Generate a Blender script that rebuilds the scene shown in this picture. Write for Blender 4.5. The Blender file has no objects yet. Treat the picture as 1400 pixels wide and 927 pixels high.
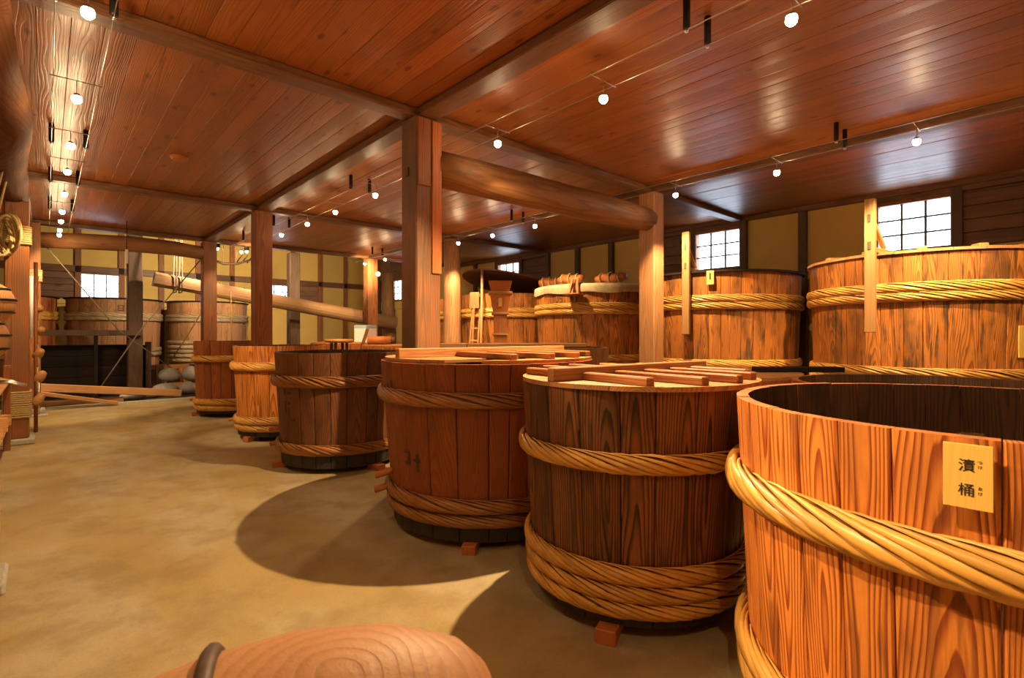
import bpy, math, random
from mathutils import Vector, Matrix
random.seed(7)
SC = bpy.context.scene
COL = SC.collection
PI = math.pi
# ------------------------------------------------------------------ camera, world, exposure
cam_d = bpy.data.cameras.new('camera'); cam = bpy.data.objects.new('camera', cam_d); COL.objects.link(cam)
cam.location = (0, 0, 1.5); cam.rotation_euler = (PI/2, 0, math.radians(-41.8))
cam_d.sensor_width = 36; cam_d.lens = 36*712/1400; cam_d.shift_y = -6.5/1400
cam_d.clip_start = .05
cam_d.dof.use_dof = True; cam_d.dof.focus_distance = 5.0; cam_d.dof.aperture_fstop = 6.3
SC.camera = cam
w = bpy.data.worlds.new('world'); SC.world = w; w.use_nodes = True
w.node_tree.nodes['Background'].inputs[0].default_value = (.80, .90, 1, 1)
w.node_tree.nodes['Background'].inputs[1].default_value = 9.0
SC.view_settings.view_transform = 'Standard'; SC.view_settings.look = 'None'
SC.view_settings.gamma = 1; SC.view_settings.use_curve_mapping = False
SC.view_settings.exposure = 0.0
SPOT_W = 230.0; GLOW_W = 5.5
WARM = (1, .68, .34)

# ------------------------------------------------------------------ helpers
def tag(o, label=None, cat=None, group=None, kind=None):
    if label: o['label'] = label
    if cat: o['category'] = cat
    if group: o['group'] = group
    if kind: o['kind'] = kind
    return o
def empty(name, loc=(0, 0, 0), rz=0):
    o = bpy.data.objects.new(name, None); COL.objects.link(o); o.location = loc; o.rotation_euler = (0, 0, rz)
    o.empty_display_size = .05
    return o
def mesh(vs, fs, mats, smooth=False, mi=None):
    me = bpy.data.meshes.new('m'); me.from_pydata([tuple(v) for v in vs], [], fs)
    for m in (mats if isinstance(mats, (list, tuple)) else [mats]): me.materials.append(m)
    if smooth: me.polygons.foreach_set('use_smooth', [True]*len(me.polygons))
    if mi: me.polygons.foreach_set('material_index', mi)
    me.update(); return me
def link(name, me, parent=None, loc=(0, 0, 0), rot=(0, 0, 0)):
    o = bpy.data.objects.new(name, me); COL.objects.link(o); o.location = loc; o.rotation_euler = rot
    if parent: o.parent = parent
    me.name = name
    return o
_bc = {}
def box_me(sx, sy, sz, mat, c=.006):
    k = (round(sx, 3), round(sy, 3), round(sz, 3), mat.name, c)
    if k in _bc: return _bc[k]
    c = min(c, sx*.3, sy*.3, sz*.3)
    vs = []; hx, hy, hz = sx/2, sy/2, sz/2
    for X in (-1, 1):
        for Y in (-1, 1):
            for Z in (-1, 1):
                vs += [(X*hx, Y*(hy-c), Z*(hz-c)), (X*(hx-c), Y*hy, Z*(hz-c)), (X*(hx-c), Y*(hy-c), Z*hz)]
    i = lambda X, Y, Z, a: ((X > 0)*4+(Y > 0)*2+(Z > 0))*3+a
    fs = []
    for s in (-1, 1):
        fs.append([i(s, -1, -1, 0), i(s, 1, -1, 0), i(s, 1, 1, 0), i(s, -1, 1, 0)])
        fs.append([i(-1, s, -1, 1), i(1, s, -1, 1), i(1, s, 1, 1), i(-1, s, 1, 1)])
        fs.append([i(-1, -1, s, 2), i(1, -1, s, 2), i(1, 1, s, 2), i(-1, 1, s, 2)])
        for t in (-1, 1):
            fs.append([i(s, t, -1, 0), i(s, t, -1, 1), i(s, t, 1, 1), i(s, t, 1, 0)])
            fs.append([i(s, -1, t, 0), i(s, -1, t, 2), i(s, 1, t, 2), i(s, 1, t, 0)])
            fs.append([i(-1, s, t, 1), i(-1, s, t, 2), i(1, s, t, 2), i(1, s, t, 1)])
            for q in (-1, 1): fs.append([i(s, t, q, 0), i(s, t, q, 1), i(s, t, q, 2)])
    # orient outward
    out = []
    for f in fs:
        p = [Vector(vs[j]) for j in f]; n = (p[1]-p[0]).cross(p[2]-p[0]); ce = sum(p, Vector())/len(p)
        out.append(f if n.dot(ce) > 0 else f[::-1])
    _bc[k] = mesh(vs, out, mat); return _bc[k]
def box(name, loc, size, mat, parent=None, rot=(0, 0, 0), c=.006):
    return link(name, box_me(*size, mat, c), parent, loc, rot)
def beam(name, a, b, wd, hg, mat, parent=None, c=.008):
    """box whose local Z runs from a to b"""
    a, b = Vector(a), Vector(b); d = b-a
    q = d.to_track_quat('Z', 'Y')
    o = link(name, box_me(wd, hg, d.length, mat, c), parent, (a+b)/2); o.rotation_mode = 'QUATERNION'; o.rotation_quaternion = q
    return o
def tube_vf(pts, rad, n=8, closed=False, cap=True, flat=1.0):
    pts = [Vector(p) for p in pts]; N = len(pts); vs = []; fs = []
    rad = rad if isinstance(rad, (list, tuple)) else [rad]*N
    up = None
    for i, p in enumerate(pts):
        if closed: t = pts[(i+1) % N]-pts[i-1]
        else: t = pts[min(i+1, N-1)]-pts[max(i-1, 0)]
        t.normalize()
        ref = Vector((0, 0, 1)) if abs(t.z) < .95 else Vector((1, 0, 0))
        if up is None: up = ref
        else: ref = up
        s = t.cross(ref)
        if s.length < 1e-4: s = t.cross(Vector((0, 1, 0)))
        s.normalize(); u = s.cross(t); up = u
        for k in range(n):
            a = 2*PI*k/n; vs.append(p+s*(math.cos(a)*rad[i])+u*(math.sin(a)*rad[i]*flat))
    for i in range(N if closed else N-1):
        j = (i+1) % N
        for k in range(n):
            fs.append((i*n+k, i*n+(k+1) % n, j*n+(k+1) % n, j*n+k))
    if cap and not closed:
        fs.append(tuple(range(n))[::-1]); fs.append(tuple((N-1)*n+k for k in range(n)))
    return vs, fs
def tube(name, pts, rad, mat, parent=None, n=8, closed=False, smooth=True, flat=1.0, org=None):
    org = Vector(org if org is not None else pts[0])
    vs, fs = tube_vf(pts, rad, n, closed, flat=flat)
    return link(name, mesh([v-org for v in vs], fs, mat, smooth), parent, org)
def lathe_me(prof, n, mat, smooth=True):
    vs = []; fs = []
    for r, z in prof:
        for k in range(n): vs.append((r*math.cos(2*PI*k/n), r*math.sin(2*PI*k/n), z))
    for i in range(len(prof)-1):
        for k in range(n): fs.append((i*n+k, i*n+(k+1) % n, (i+1)*n+(k+1) % n, (i+1)*n+k))
    fs.append(tuple(range(n))[::-1]); fs.append(tuple((len(prof)-1)*n+k for k in range(n)))
    return mesh(vs, fs, mat, smooth)

# ------------------------------------------------------------------ materials
def newmat(name, rough=.6, spec=.4):
    m = bpy.data.materials.new(name); m.use_nodes = True; nt = m.node_tree
    b = nt.nodes['Principled BSDF']; b.inputs['Roughness'].default_value = rough
    b.inputs['Specular IOR Level'].default_value = spec
    return m, nt, b
class G:
    def __init__(s, nt): s.nt = nt
    def n(s, t, **kw):
        x = s.nt.nodes.new(t)
        for k, v in kw.items(): setattr(x, k, v)
        return x
    def put(s, sock, v):
        if isinstance(v, (int, float, tuple, list)): sock.default_value = v
        else: s.nt.links.new(v, sock)
    def m(s, op, a, b=0.0, c=None, clamp=False):
        x = s.n('ShaderNodeMath', operation=op, use_clamp=clamp); s.put(x.inputs[0], a); s.put(x.inputs[1], b)
        if c is not None: s.put(x.inputs[2], c)
        return x.outputs[0]
    def v(s, op, a, b):
        x = s.n('ShaderNodeVectorMath', operation=op); s.put(x.inputs[0], a); s.put(x.inputs[1], b); return x.outputs[0]
    def noise(s, vec, scale, detail=2, rough=.5):
        x = s.n('ShaderNodeTexNoise'); s.put(x.inputs['Vector'], vec); x.inputs['Scale'].default_value = scale
        x.inputs['Detail'].default_value = detail; x.inputs['Roughness'].default_value = rough; return x.outputs[0]
    def mix(s, f, a, b, blend='MIX'):
        x = s.n('ShaderNodeMix', data_type='RGBA', blend_type=blend); s.put(x.inputs[0], f); s.put(x.inputs[6], a); s.put(x.inputs[7], b); return x.outputs[2]
    def rng(s, v, a, b, c=0.0, d=1.0):
        x = s.n('ShaderNodeMapRange', interpolation_type='SMOOTHSTEP'); s.put(x.inputs[0], v)
        for i, q in enumerate((a, b, c, d)): x.inputs[1+i].default_value = q
        return x.outputs[0]
def wood(name, light, dark, axis='Z', ring=.012, contrast=.8, rough=.55, stain=.35, stain_col=None, bump=.25, spec=.4, knots=0, warp=.05, var=.3, streak=0):
    m, nt, bs = newmat(name, rough, spec); g = G(nt)
    oc = g.n('ShaderNodeTexCoord').outputs['Object']; rd = g.n('ShaderNodeObjectInfo').outputs['Random']
    cb = g.n('ShaderNodeCombineXYZ')
    for i, k in enumerate((13.7, 27.1, 41.3)): g.put(cb.inputs[i], g.m('MULTIPLY', rd, k))
    vec = g.v('ADD', oc, cb.outputs[0])
    li = 'XYZ'.index(axis); sc = [1, 1, 1]; sc[li] = .13; sf = [1, 1, 1]; sf[li] = .025
    sp = g.n('ShaderNodeSeparateXYZ'); g.put(sp.inputs[0], oc)
    ab = [i for i in range(3) if i != li]
    r2 = g.m('FRACT', g.m('MULTIPLY', rd, 7.31)); r3 = g.m('FRACT', g.m('MULTIPLY', rd, 17.77))
    a = g.m('ADD', sp.outputs[ab[0]], g.m('MULTIPLY', g.m('SUBTRACT', r2, .5), .16))
    b = g.m('ADD', sp.outputs[ab[1]], g.m('MULTIPLY', g.m('SUBTRACT', r3, .5), .16))
    wv = g.noise(g.v('MULTIPLY', vec, tuple(sc)), 4.5, 2, .55)
    wob = g.noise(g.v('MULTIPLY', vec, tuple(sf)), 14, 2)
    r = g.m('SQRT', g.m('ADD', g.m('MULTIPLY', a, a), g.m('ADD', g.m('MULTIPLY', b, b), .0004)))
    r = g.m('ADD', r, g.m('MULTIPLY', g.m('SUBTRACT', wv, .5), warp*2))
    r = g.m('ADD', r, g.m('MULTIPLY', g.m('SUBTRACT', wob, .5), .012))
    t = g.m('FRACT', g.m('DIVIDE', r, ring))
    up = g.rng(t, .30, .86); dn = g.rng(t, .90, 1.0, 1.0, 0.0)
    rp = g.m('MULTIPLY', up, dn)
    fine = g.noise(g.v('MULTIPLY', vec, tuple(sf)), 130, 2, .6)
    fac = g.m('ADD', g.m('MULTIPLY', rp, contrast), g.m('MULTIPLY', g.m('SUBTRACT', fine, .45), .55), clamp=True)
    c = g.mix(fac, (*light, 1), (*dark, 1))
    if knots:
        vo = g.n('ShaderNodeTexVoronoi'); k3 = [1, 1, 1]; k3[li] = .45
        g.put(vo.inputs['Vector'], g.v('MULTIPLY', vec, tuple(k3))); vo.inputs['Scale'].default_value = knots
        kf = g.rng(vo.outputs['Distance'], .07, .21, 1.0, 0.0)
        c = g.mix(g.m('MULTIPLY', kf, .8), c, tuple(x*.35 for x in dark)+(1,))
    so = [1, 1, 1]; so[li] = .35
    st = g.rng(g.noise(g.v('MULTIPLY', vec, tuple(so)), 3.2, 4, .62), .46, .68)
    sc_ = stain_col or tuple(x*.35 for x in dark)
    c = g.mix(g.m('MULTIPLY', st, stain), c, (*sc_, 1))
    if streak:
        s1 = [1, 1, 1]; s1[li] = .07
        sk = g.m('MULTIPLY', g.rng(g.noise(g.v('MULTIPLY', vec, tuple(s1)), 22, 3, .6), .50, .62), g.rng(g.noise(vec, 2.3, 3), .38, .58))
        c = g.mix(g.m('MULTIPLY', sk, streak), c, (*sc_, 1))
    br = g.m('ADD', 1-var/2, g.m('MULTIPLY', g.m('FRACT', g.m('MULTIPLY', rd, 5.13)), var))
    hs = g.n('ShaderNodeHueSaturation'); g.put(hs.inputs['Value'], br); g.put(hs.inputs['Color'], c)
    nt.links.new(hs.outputs[0], bs.inputs['Base Color'])
    g.put(bs.inputs['Roughness'], g.m('ADD', rough-.08, g.m('MULTIPLY', fine, .16)))
    bp = g.n('ShaderNodeBump'); bp.inputs['Strength'].default_value = bump; bp.inputs['Distance'].default_value = .004
    g.put(bp.inputs['Height'], g.m('ADD', g.m('MULTIPLY', rp, -.6), g.m('MULTIPLY', fine, .8))); nt.links.new(bp.outputs[0], bs.inputs['Normal'])
    return m
def plain(name, col, rough=.6, metal=0, noise=0, scale=8, col2=None, bump=0, spec=.4):
    m, nt, bs = newmat(name, rough, spec); g = G(nt); bs.inputs['Metallic'].default_value = metal
    if noise:
        oc = g.n('ShaderNodeTexCoord').outputs['Object']
        nz = g.noise(oc, scale, 5, .6)
        c2 = col2 or tuple(x*.5 for x in col)
        nt.links.new(g.mix(g.m('MULTIPLY', g.rng(nz, .35, .7), noise), (*col, 1), (*c2, 1)), bs.inputs['Base Color'])
        if bump:
            bp = g.n('ShaderNodeBump'); bp.inputs['Strength'].default_value = bump; bp.inputs['Distance'].default_value = .01
            g.put(bp.inputs['Height'], g.noise(oc, scale*6, 3)); nt.links.new(bp.outputs[0], bs.inputs['Normal'])
    else: bs.inputs['Base Color'].default_value = (*col, 1)
    return m
def emit(name, col, s):
    m = bpy.data.materials.new(name); m.use_nodes = True; nt = m.node_tree; nt.nodes.clear()
    e = nt.nodes.new('ShaderNodeEmission'); e.inputs[0].default_value = (*col, 1); e.inputs[1].default_value = s
    o = nt.nodes.new('ShaderNodeOutputMaterial'); nt.links.new(e.outputs[0], o.inputs[0]); m.cycles.emission_sampling = 'NONE'
    return m
def glass(name):
    m = bpy.data.materials.new(name); m.use_nodes = True; nt = m.node_tree; nt.nodes.clear()
    t = nt.nodes.new('ShaderNodeBsdfTransparent'); t.inputs[0].default_value = (.93, .96, 1, 1)
    gl = nt.nodes.new('ShaderNodeBsdfGlossy'); gl.inputs['Roughness'].default_value = .05
    mx = nt.nodes.new('ShaderNodeMixShader'); mx.inputs[0].default_value = .06
    o = nt.nodes.new('ShaderNodeOutputMaterial')
    nt.links.new(t.outputs[0], mx.inputs[1]); nt.links.new(gl.outputs[0], mx.inputs[2]); nt.links.new(mx.outputs[0], o.inputs[0])
    return m
def bamboo(name, col, dark):
    m, nt, bs = newmat(name, .38, .5); g = G(nt)
    oc = g.n('ShaderNodeTexCoord').outputs['Object']; rd = g.n('ShaderNodeObjectInfo').outputs['Random']
    nz = g.noise(oc, 9, 3); n2 = g.noise(oc, 90, 2)
    c = g.mix(g.m('ADD', g.m('MULTIPLY', g.rng(nz, .4, .75), .5), g.m('MULTIPLY', n2, .3)), (*col, 1), (*dark, 1))
    hs = g.n('ShaderNodeHueSaturation'); g.put(hs.inputs['Value'], g.m('ADD', .8, g.m('MULTIPLY', rd, .4))); g.put(hs.inputs['Color'], c)
    nt.links.new(hs.outputs[0], bs.inputs['Base Color']); return m
M = {}
M['b6'] = wood('light_cedar_stave', (.68, .235, .040), (.24, .042, .008), ring=.011, contrast=.9, stain=.35, stain_col=(.14, .036, .01), bump=.4, warp=.06, streak=.6)
M['b5'] = wood('dark_grained_stave', (.23, .078, .02), (.04, .017, .008), ring=.014, contrast=.95, stain=.55, bump=.35, warp=.06, streak=.6)
M['b4'] = wood('red_brown_stave', (.27, .066, .014), (.14, .032, .008), ring=.012, contrast=.55, stain=.4)
M['b3'] = wood('dark_brown_stave', (.20, .075, .028), (.08, .03, .012), ring=.012, contrast=.6, stain=.5)
M['b2'] = wood('pale_orange_stave', (.72, .27, .05), (.26, .06, .012), ring=.016, contrast=.75, stain=.25, streak=.6)
M['b1'] = wood('chestnut_stave', (.36, .11, .028), (.16, .042, .012), ring=.013, contrast=.6, stain=.4)
M['vat'] = wood('old_vat_stave', (.52, .185, .032), (.18, .045, .009), ring=.012, contrast=.75, stain=.7, stain_col=(.06, .036, .016), warp=.06, streak=.85)
M['vatgrey'] = wood('weathered_vat_stave', (.34, .17, .075), (.16, .07, .03), ring=.012, contrast=.6, stain=.4)
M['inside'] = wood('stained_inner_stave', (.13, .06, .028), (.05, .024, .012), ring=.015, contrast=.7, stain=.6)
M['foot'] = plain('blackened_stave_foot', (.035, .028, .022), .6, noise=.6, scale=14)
M['lid'] = wood('lid_board', (.52, .25, .09), (.28, .1, .03), 'X', ring=.012, contrast=.6, stain=.3)
M['batY'] = wood('lid_batten', (.40, .15, .045), (.2, .06, .018), 'Y', ring=.012, contrast=.6, stain=.3)
M['batX'] = wood('lid_main_batten', (.42, .19, .07), (.22, .08, .025), 'X', ring=.012, contrast=.6, stain=.3)
M['ceil'] = wood('ceiling_board', (.35, .113, .024), (.19, .052, .012), 'Y', ring=.014, contrast=.55, rough=.38, stain=.35, stain_col=(.13, .045, .014), bump=.35, spec=.6, knots=6.5, var=.35)
M['beamX'] = wood('ceiling_beam', (.20, .09, .038), (.09, .035, .015), 'X', contrast=.6, rough=.45)
M['beamY'] = wood('ceiling_beam_long', (.20, .09, .038), (.09, .035, .015), 'Y', contrast=.6, rough=.45)
M['post'] = wood('old_post', (.33, .115, .034), (.14, .043, .013), 'Z', ring=.014, contrast=.7, stain=.45, stain_col=(.11, .075, .045))
M['postold'] = wood('weathered_repaired_post', (.25, .105, .042), (.12, .045, .018), 'Z', ring=.014, contrast=.7, stain=.75, stain_col=(.12, .075, .04), streak=.6)
M['postpale'] = wood('pale_post', (.50, .25, .105), (.28, .11, .04), 'Z', ring=.016, contrast=.6, stain=.45, stain_col=(.16, .12, .07))
M['postdark'] = wood('dark_post', (.13, .075, .045), (.06, .032, .02), 'Z', contrast=.6)
M['logX'] = wood('log', (.34, .16, .06), (.18, .07, .025), 'X', ring=.02, contrast=.6, stain=.35)
M['logY'] = wood('log_along', (.15, .06, .022), (.08, .028, .012), 'Y', ring=.02, contrast=.4, stain=.35, rough=.82, spec=.15, warp=.02)
M['logZ'] = wood('press_log', (.40, .22, .10), (.22, .10, .045), 'Z', ring=.02, contrast=.5, stain=.35)
M['pale'] = wood('pale_timber', (.46, .24, .09), (.33, .15, .05), 'Z', ring=.02, contrast=.4, stain=.1)
M['red'] = wood('red_timber', (.48, .16, .04), (.30, .08, .02), 'Z', ring=.015, contrast=.5, stain=.15)
M['tan'] = wood('tan_timber', (.55, .28, .10), (.33, .13, .04), 'X', ring=.015, contrast=.5, stain=.2)
M['boardY'] = wood('shutter_board', (.21, .105, .06), (.09, .045, .028), 'Y', ring=.012, contrast=.7, knots=4)
M['boardX'] = wood('shutter_board_far', (.24, .115, .06), (.10, .05, .03), 'X', ring=.012, contrast=.7, knots=4)
M['black'] = wood('black_plank', (.022, .016, .013), (.010, .007, .006), 'X', contrast=.6, stain=.4, stain_col=(.05, .02, .01), rough=.8, spec=.12)
M['bam'] = bamboo('bamboo_strip', (.66, .35, .075), (.42, .17, .03))
M['bamdark'] = bamboo('aged_bamboo_strip', (.36, .15, .035), (.2, .07, .018))
M['bamcore'] = plain('shaded_bamboo_core', (.11, .045, .014), .8)  # core colour darkened to paint crevice shade into the gaps between strips
M['bamgrey'] = bamboo('grey_bamboo_strip', (.44, .33, .2), (.26, .17, .09))
M['plaster'] = plain('ochre_plaster', (.66, .45, .13), .85, noise=.25, scale=2.5, col2=(.48, .33, .13), bump=.1)
M['rope'] = plain('straw_rope', (.55, .38, .16), .8, noise=.7, scale=60, bump=.4)
M['ropegrey'] = plain('grey_rope', (.27, .22, .16), .8, noise=.5, scale=60)
M['stone'] = plain('river_stone', (.42, .42, .40), .7, noise=.5, scale=7, bump=.2)
M['base'] = plain('granite', (.45, .42, .36), .8, noise=.6, scale=60, bump=.3)
M['metal'] = plain('dark_metal', (.03, .028, .028), .45, .6)
M['steel'] = plain('wire_steel', (.55, .5, .45), .3, 1)
M['iron'] = plain('rusty_iron', (.10, .06, .045), .6, .3, noise=.6, scale=40)
M['ink'] = plain('black_ink', (.012, .01, .01), .7)
M['faded'] = plain('faded_brush_ink', (.035, .022, .014), .7, noise=.6, scale=30, col2=(.12, .05, .02))
M['sign'] = wood('sign_wood', (.74, .46, .11), (.62, .35, .07), 'Z', ring=.005, contrast=.4, stain=0, bump=.05, var=.05)
M['clear'] = glass('clear_plastic'); M['glass'] = glass('window_glass')
M['bulb'] = emit('halogen_bulb', (1, .82, .55), 45)
M['white'] = plain('white_paint', (.8, .8, .78), .5)
M['blue'] = plain('pale_blue_card', (.35, .5, .62), .6)
M['cloth'] = plain('cream_cloth', (.62, .5, .3), .9, noise=.4, scale=12, bump=.3)
M['dark_sheet'] = plain('dark_floor_sheet', (.07, .055, .04), .9, noise=.5, scale=3)
M['roof'] = wood('dark_roof_board', (.06, .04, .03), (.03, .02, .015), 'Y')
# floor
m, nt, bs = newmat('packed_floor', .62, .35); g = G(nt)
oc = g.n('ShaderNodeTexCoord').outputs['Object']
n1 = g.noise(g.v('MULTIPLY', oc, (1.6, .8, 1)), .9, 4, .6); n2 = g.noise(oc, 3.1, 5, .65); n3 = g.noise(oc, 190, 2, .7)
c = g.mix(g.rng(n1, .38, .64), (.37, .265, .11, 1), (.42, .345, .215, 1))
c = g.mix(g.m('MULTIPLY', g.rng(n2, .42, .68), .45), c, (.20, .135, .06, 1))
c = g.mix(g.m('MULTIPLY', g.rng(n3, .45, .75), .35), c, (.12, .085, .045, 1))
nt.links.new(c, bs.inputs['Base Color'])
bp = g.n('ShaderNodeBump'); bp.inputs['Strength'].default_value = .12; bp.inputs['Distance'].default_value = .004
g.put(bp.inputs['Height'], n3); nt.links.new(bp.outputs[0], bs.inputs['Normal']); M['floor'] = m

# ------------------------------------------------------------------ room shell
X0, X1, Y0, Y1 = -2.3, 9.75, -3.2, 19.75
ZC = 3.71; ZB = 3.63
GX = (-.3, 2.8, 6.84); GY = (-.7, 4.5, 9.68, 13.65)
tag(box('floor', ((X0+X1)/2, (Y0+Y1)/2, -.05), (X1-X0+.4, Y1-Y0+.4, .1), M['floor']), kind='structure')
ceil = tag(box('ceiling', ((X0+X1)/2, (Y0+GY[3])/2, ZC+.08), (X1-X0+.3, GY[3]-Y0+.1, .05), M['roof']), kind='structure')
pw = .187
def ceil_planks():
    edges = [Y0]+list(GY)
    nx = int((X1-X0)/pw)
    for b in range(len(edges)-1):
        a, e = edges[b], edges[b+1]
        if b == 0: continue
        if b == 1: a = Y0
        for i in range(nx+1):
            x = X0+pw*(i+.5)
            o = box('plank', (0, 0, 0), (pw-.003, e-a, .02), M['ceil'], ceil, c=.0012)
            o.location = Vector((x, (a+e)/2, ZC+.012+random.uniform(-.002, .002)))-ceil.location
            o.rotation_euler = (0, random.uniform(-.003, .003), 0)
ceil_planks()
roof = tag(box('ceiling', ((X0+X1)/2, (GY[3]+Y1)/2, 4.75), (X1-X0+.3, Y1-GY[3]+.3, .06), M['roof']), kind='structure')
gab = tag(box('wall_gable', ((X0+X1)/2, GY[3]+.12, (ZC+4.75)/2+.03), (X1-X0+.3, .06, 4.75-ZC), M['roof']), kind='structure')
n_tr = 0
def trim(loc, size, mat):
    global n_tr; n_tr += 1
    return tag(box('trim_%d' % n_tr, loc, size, mat, c=.01), kind='structure')
for y in GY: trim(((X0+X1)/2, y, (ZB+ZC)/2), (X1-X0, .19, ZC-ZB), M['beamX'])
for x in GX: trim((x, (Y0+GY[3])/2, (ZB+ZC)/2-.004), (.21, GY[3]-Y0, ZC-ZB), M['beamY'])
# --- right wall
def window(n, c, wd, z0, z1, along, glassmat=M['glass']):
    """frame, two mullions, two rails and nine panes; along = 'X' or 'Y'"""
    e = tag(empty('window_%d' % n, (c[0], c[1], 0)), kind='structure')
    P = lambda t, z: (t, 0, z) if along == 'X' else (0, t, z)
    S = lambda t, d, z: (t, d, z) if along == 'X' else (d, t, z)
    fm = M['post']
    for s in (-1, 1): box('window_frame', P(s*(wd/2+.03), (z0+z1)/2), S(.06, .13, z1-z0+.12), fm, e)
    for z in (z0-.03, z1+.03): box('window_frame', P(0, z), S(wd, .13, .06), fm, e)
    for k in (1, 2):
        box('mullion', P(-wd/2+wd*k/3, (z0+z1)/2), S(.028, .04, z1-z0), M['postdark'], e, c=.003)
        box('glazing_bar', P(0, z0+(z1-z0)*k/3), S(wd, .036, .024), M['postdark'], e, c=.003)
    for i in range(3):
        for j in range(3):
            box('pane', P(-wd/2+wd*(i+.5)/3, z0+(z1-z0)*(j+.5)/3), S(wd/3-.02, .004, (z1-z0)/3-.016), glassmat, e, c=.001)
def wall_right():
    slot = 1.03; base = 4.41; ks = range(-8, 15)
    wins = {0: 1, -3: 2, 6: 3, 12: 4}; boards = {1, -4, 5, 13}
    wr = tag(box('wall_right', (X1+.2, (Y0+Y1)/2, 1.3), (.1, Y1-Y0, 2.4), M['plaster']), kind='structure')
    O = wr.location
    for k in ks:
        y = base+slot*k; tall = 4.75 if y > GY[3] else ZC
        if y > Y1: continue
        box('wall_post', Vector((X1+.08, y, tall/2))-O, (.14, .13, tall), M['postdark'], wr)
        yc = y+slot/2
        zt = ZB
        if k in wins:
            window(wins[k], (X1+.09, yc), .88, 2.80, 3.50, 'Y')
            box('plaster_panel', Vector((X1+.12, yc, 2.6))-O, (.06, slot-.13, .32), M['plaster'], wr)
        elif k in boards:
            for j in range(4):
                box('board', Vector((X1+.08+.006*(j % 2), yc, 2.86+.19*j))-O, (.04, slot-.12, .184), M['boardY'], wr)
            box('plaster_panel', Vector((X1+.12, yc, 2.6))-O, (.06, slot-.13, .32), M['plaster'], wr)
            box('light_leak_panel', Vector((X1+.135, yc, 3.16))-O, (.04, slot-.06, .9), M['boardY'], wr)  # hidden panel added behind the boards to block daylight leaking through gaps
        else:
            box('plaster_panel', Vector((X1+.12, yc, (2.45+tall)/2))-O, (.06, slot-.13, tall-2.45), M['plaster'], wr)
        if k in wins or k in boards:
            box('lintel', Vector((X1+.08, yc, (3.56+tall)/2))-O, (.12, slot-.12, tall-3.56), M['boardY'], wr)
    box('wall_plate', Vector((X1+.06, (Y0+GY[3])/2, 3.69))-O, (.16, GY[3]-Y0, .12), M['beamY'], wr)
wall_right()
def wall_far():
    slot = 1.02; wf = tag(box('wall_far', ((X0+X1)/2, Y1+.2, 1.2), (X1-X0+.6, .1, 2.4), M['plaster']), kind='structure')
    O = wf.location; xs = [.69+slot*k for k in range(-3, 10)]
    wins = {0: 5, 5: 6}; boards = {-1, 6}
    for i, x in enumerate(xs):
        k = i-3
        box('wall_post', Vector((x, Y1+.08, 2.375))-O, (.15, .14, 4.75), M['post'], wf)
        xc = x+slot/2
        if k == 9: continue
        if k in wins: window(wins[k], (xc, Y1+.09), .88, 2.58, 3.27, 'X')
        elif k in boards:
            for j in range(4): box('board', Vector((xc, Y1+.08, 2.66+.185*j))-O, (slot-.14, .04, .18), M['boardX'], wf)
        else: box('plaster_panel', Vector((xc, Y1+.12, 2.9))-O, (slot-.14, .06, 1.06), M['plaster'], wf)
        if k in boards: box('light_leak_panel', Vector((xc, Y1+.135, 2.95))-O, (slot-.06, .04, .9), M['boardX'], wf)  # added light blocker behind the far shutter boards
        if k in wins or k in boards: box('plaster_panel', Vector((xc, Y1+.12, 2.46))-O, (slot-.14, .06, .14), M['plaster'], wf)
        box('plaster_panel', Vector((xc, Y1+.12, 4.12))-O, (slot-.14, .06, 1.26), M['plaster'], wf)
    box('rail', Vector(((X0+X1)/2, Y1+.07, 3.41))-O, (X1-X0, .12, .2), M['beamX'], wf)
wall_far()
tag(box('wall_left', (X0-.05, (Y0+Y1)/2, 2.4), (.1, Y1-Y0+.4, 4.8), M['plaster']), kind='structure')
tag(box('wall_back', ((X0+X1)/2, Y0-.05, 1.9), (X1-X0+.4, .1, 3.8), M['plaster']), kind='structure')

# ------------------------------------------------------------------ posts and logs
def post(label, x, y, s, mat, top=ZB, base=True, rot=0, patch=False):
    e = tag(empty('post', (x, y, 0)), label, 'post')
    if base: box('base_stone', (0, 0, .04), (s+.12, s+.12, .08), M['base'], e, c=.015)
    z0 = .08 if base else 0
    box('shaft', (0, 0, (z0+top)/2), (s, s, top-z0), mat, e, c=.014)
    if patch:
        box('scarf_patch', (s*.30, -s/2-.006, 2.85), (s*.38, .03, 1.5), M['red'], e, c=.004)
        box('scarf_patch', (-s*.20, -s/2-.004, 3.28), (s*.5, .024, .66), M['post'], e, c=.004)
        box('peg_plug', (-s/2-.004, .02, 3.1), (.02, .06, .09), M['postdark'], e, c=.003)
    return e
post('thick square post with pieced repair boards behind the red-brown lidded tub', 2.8, 4.5, .285, M['postold'], patch=True)
post('square red-brown post rising behind the pale orange tub', 2.8, GY[2], .28, M['post'])
post('square post at the end of the long log tie, beside the chestnut tub', 2.8, GY[3], .28, M['post'])
post('pale square post carrying the thick rounded log in front of the big vats', 6.84, 4.48, .27, M['postpale'])
post('square post with a white disc near its top', 6.84, GY[3], .30, M['post'])
post('square post wrapped twice with straw rope beside the tool rack', -.30, 9.85, .25, M['post'], top=3.315)
post('square post on a granite base wrapped low with straw rope', -.36, 4.35, .25, M['post'], top=3.225)
post('slim post with a yellow rope band before the dark press trough', -.18, GY[3]-.15, .2, M['post'])
# round post
e = tag(empty('post', (6.84, GY[2], 0)), 'smooth round pale post with a spotlight on its head', 'post')
link('shaft', lathe_me([(.2, .0), (.2, 1.2), (.19, 2.4), (.185, ZB)], 24, M['postpale']), e)
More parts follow.
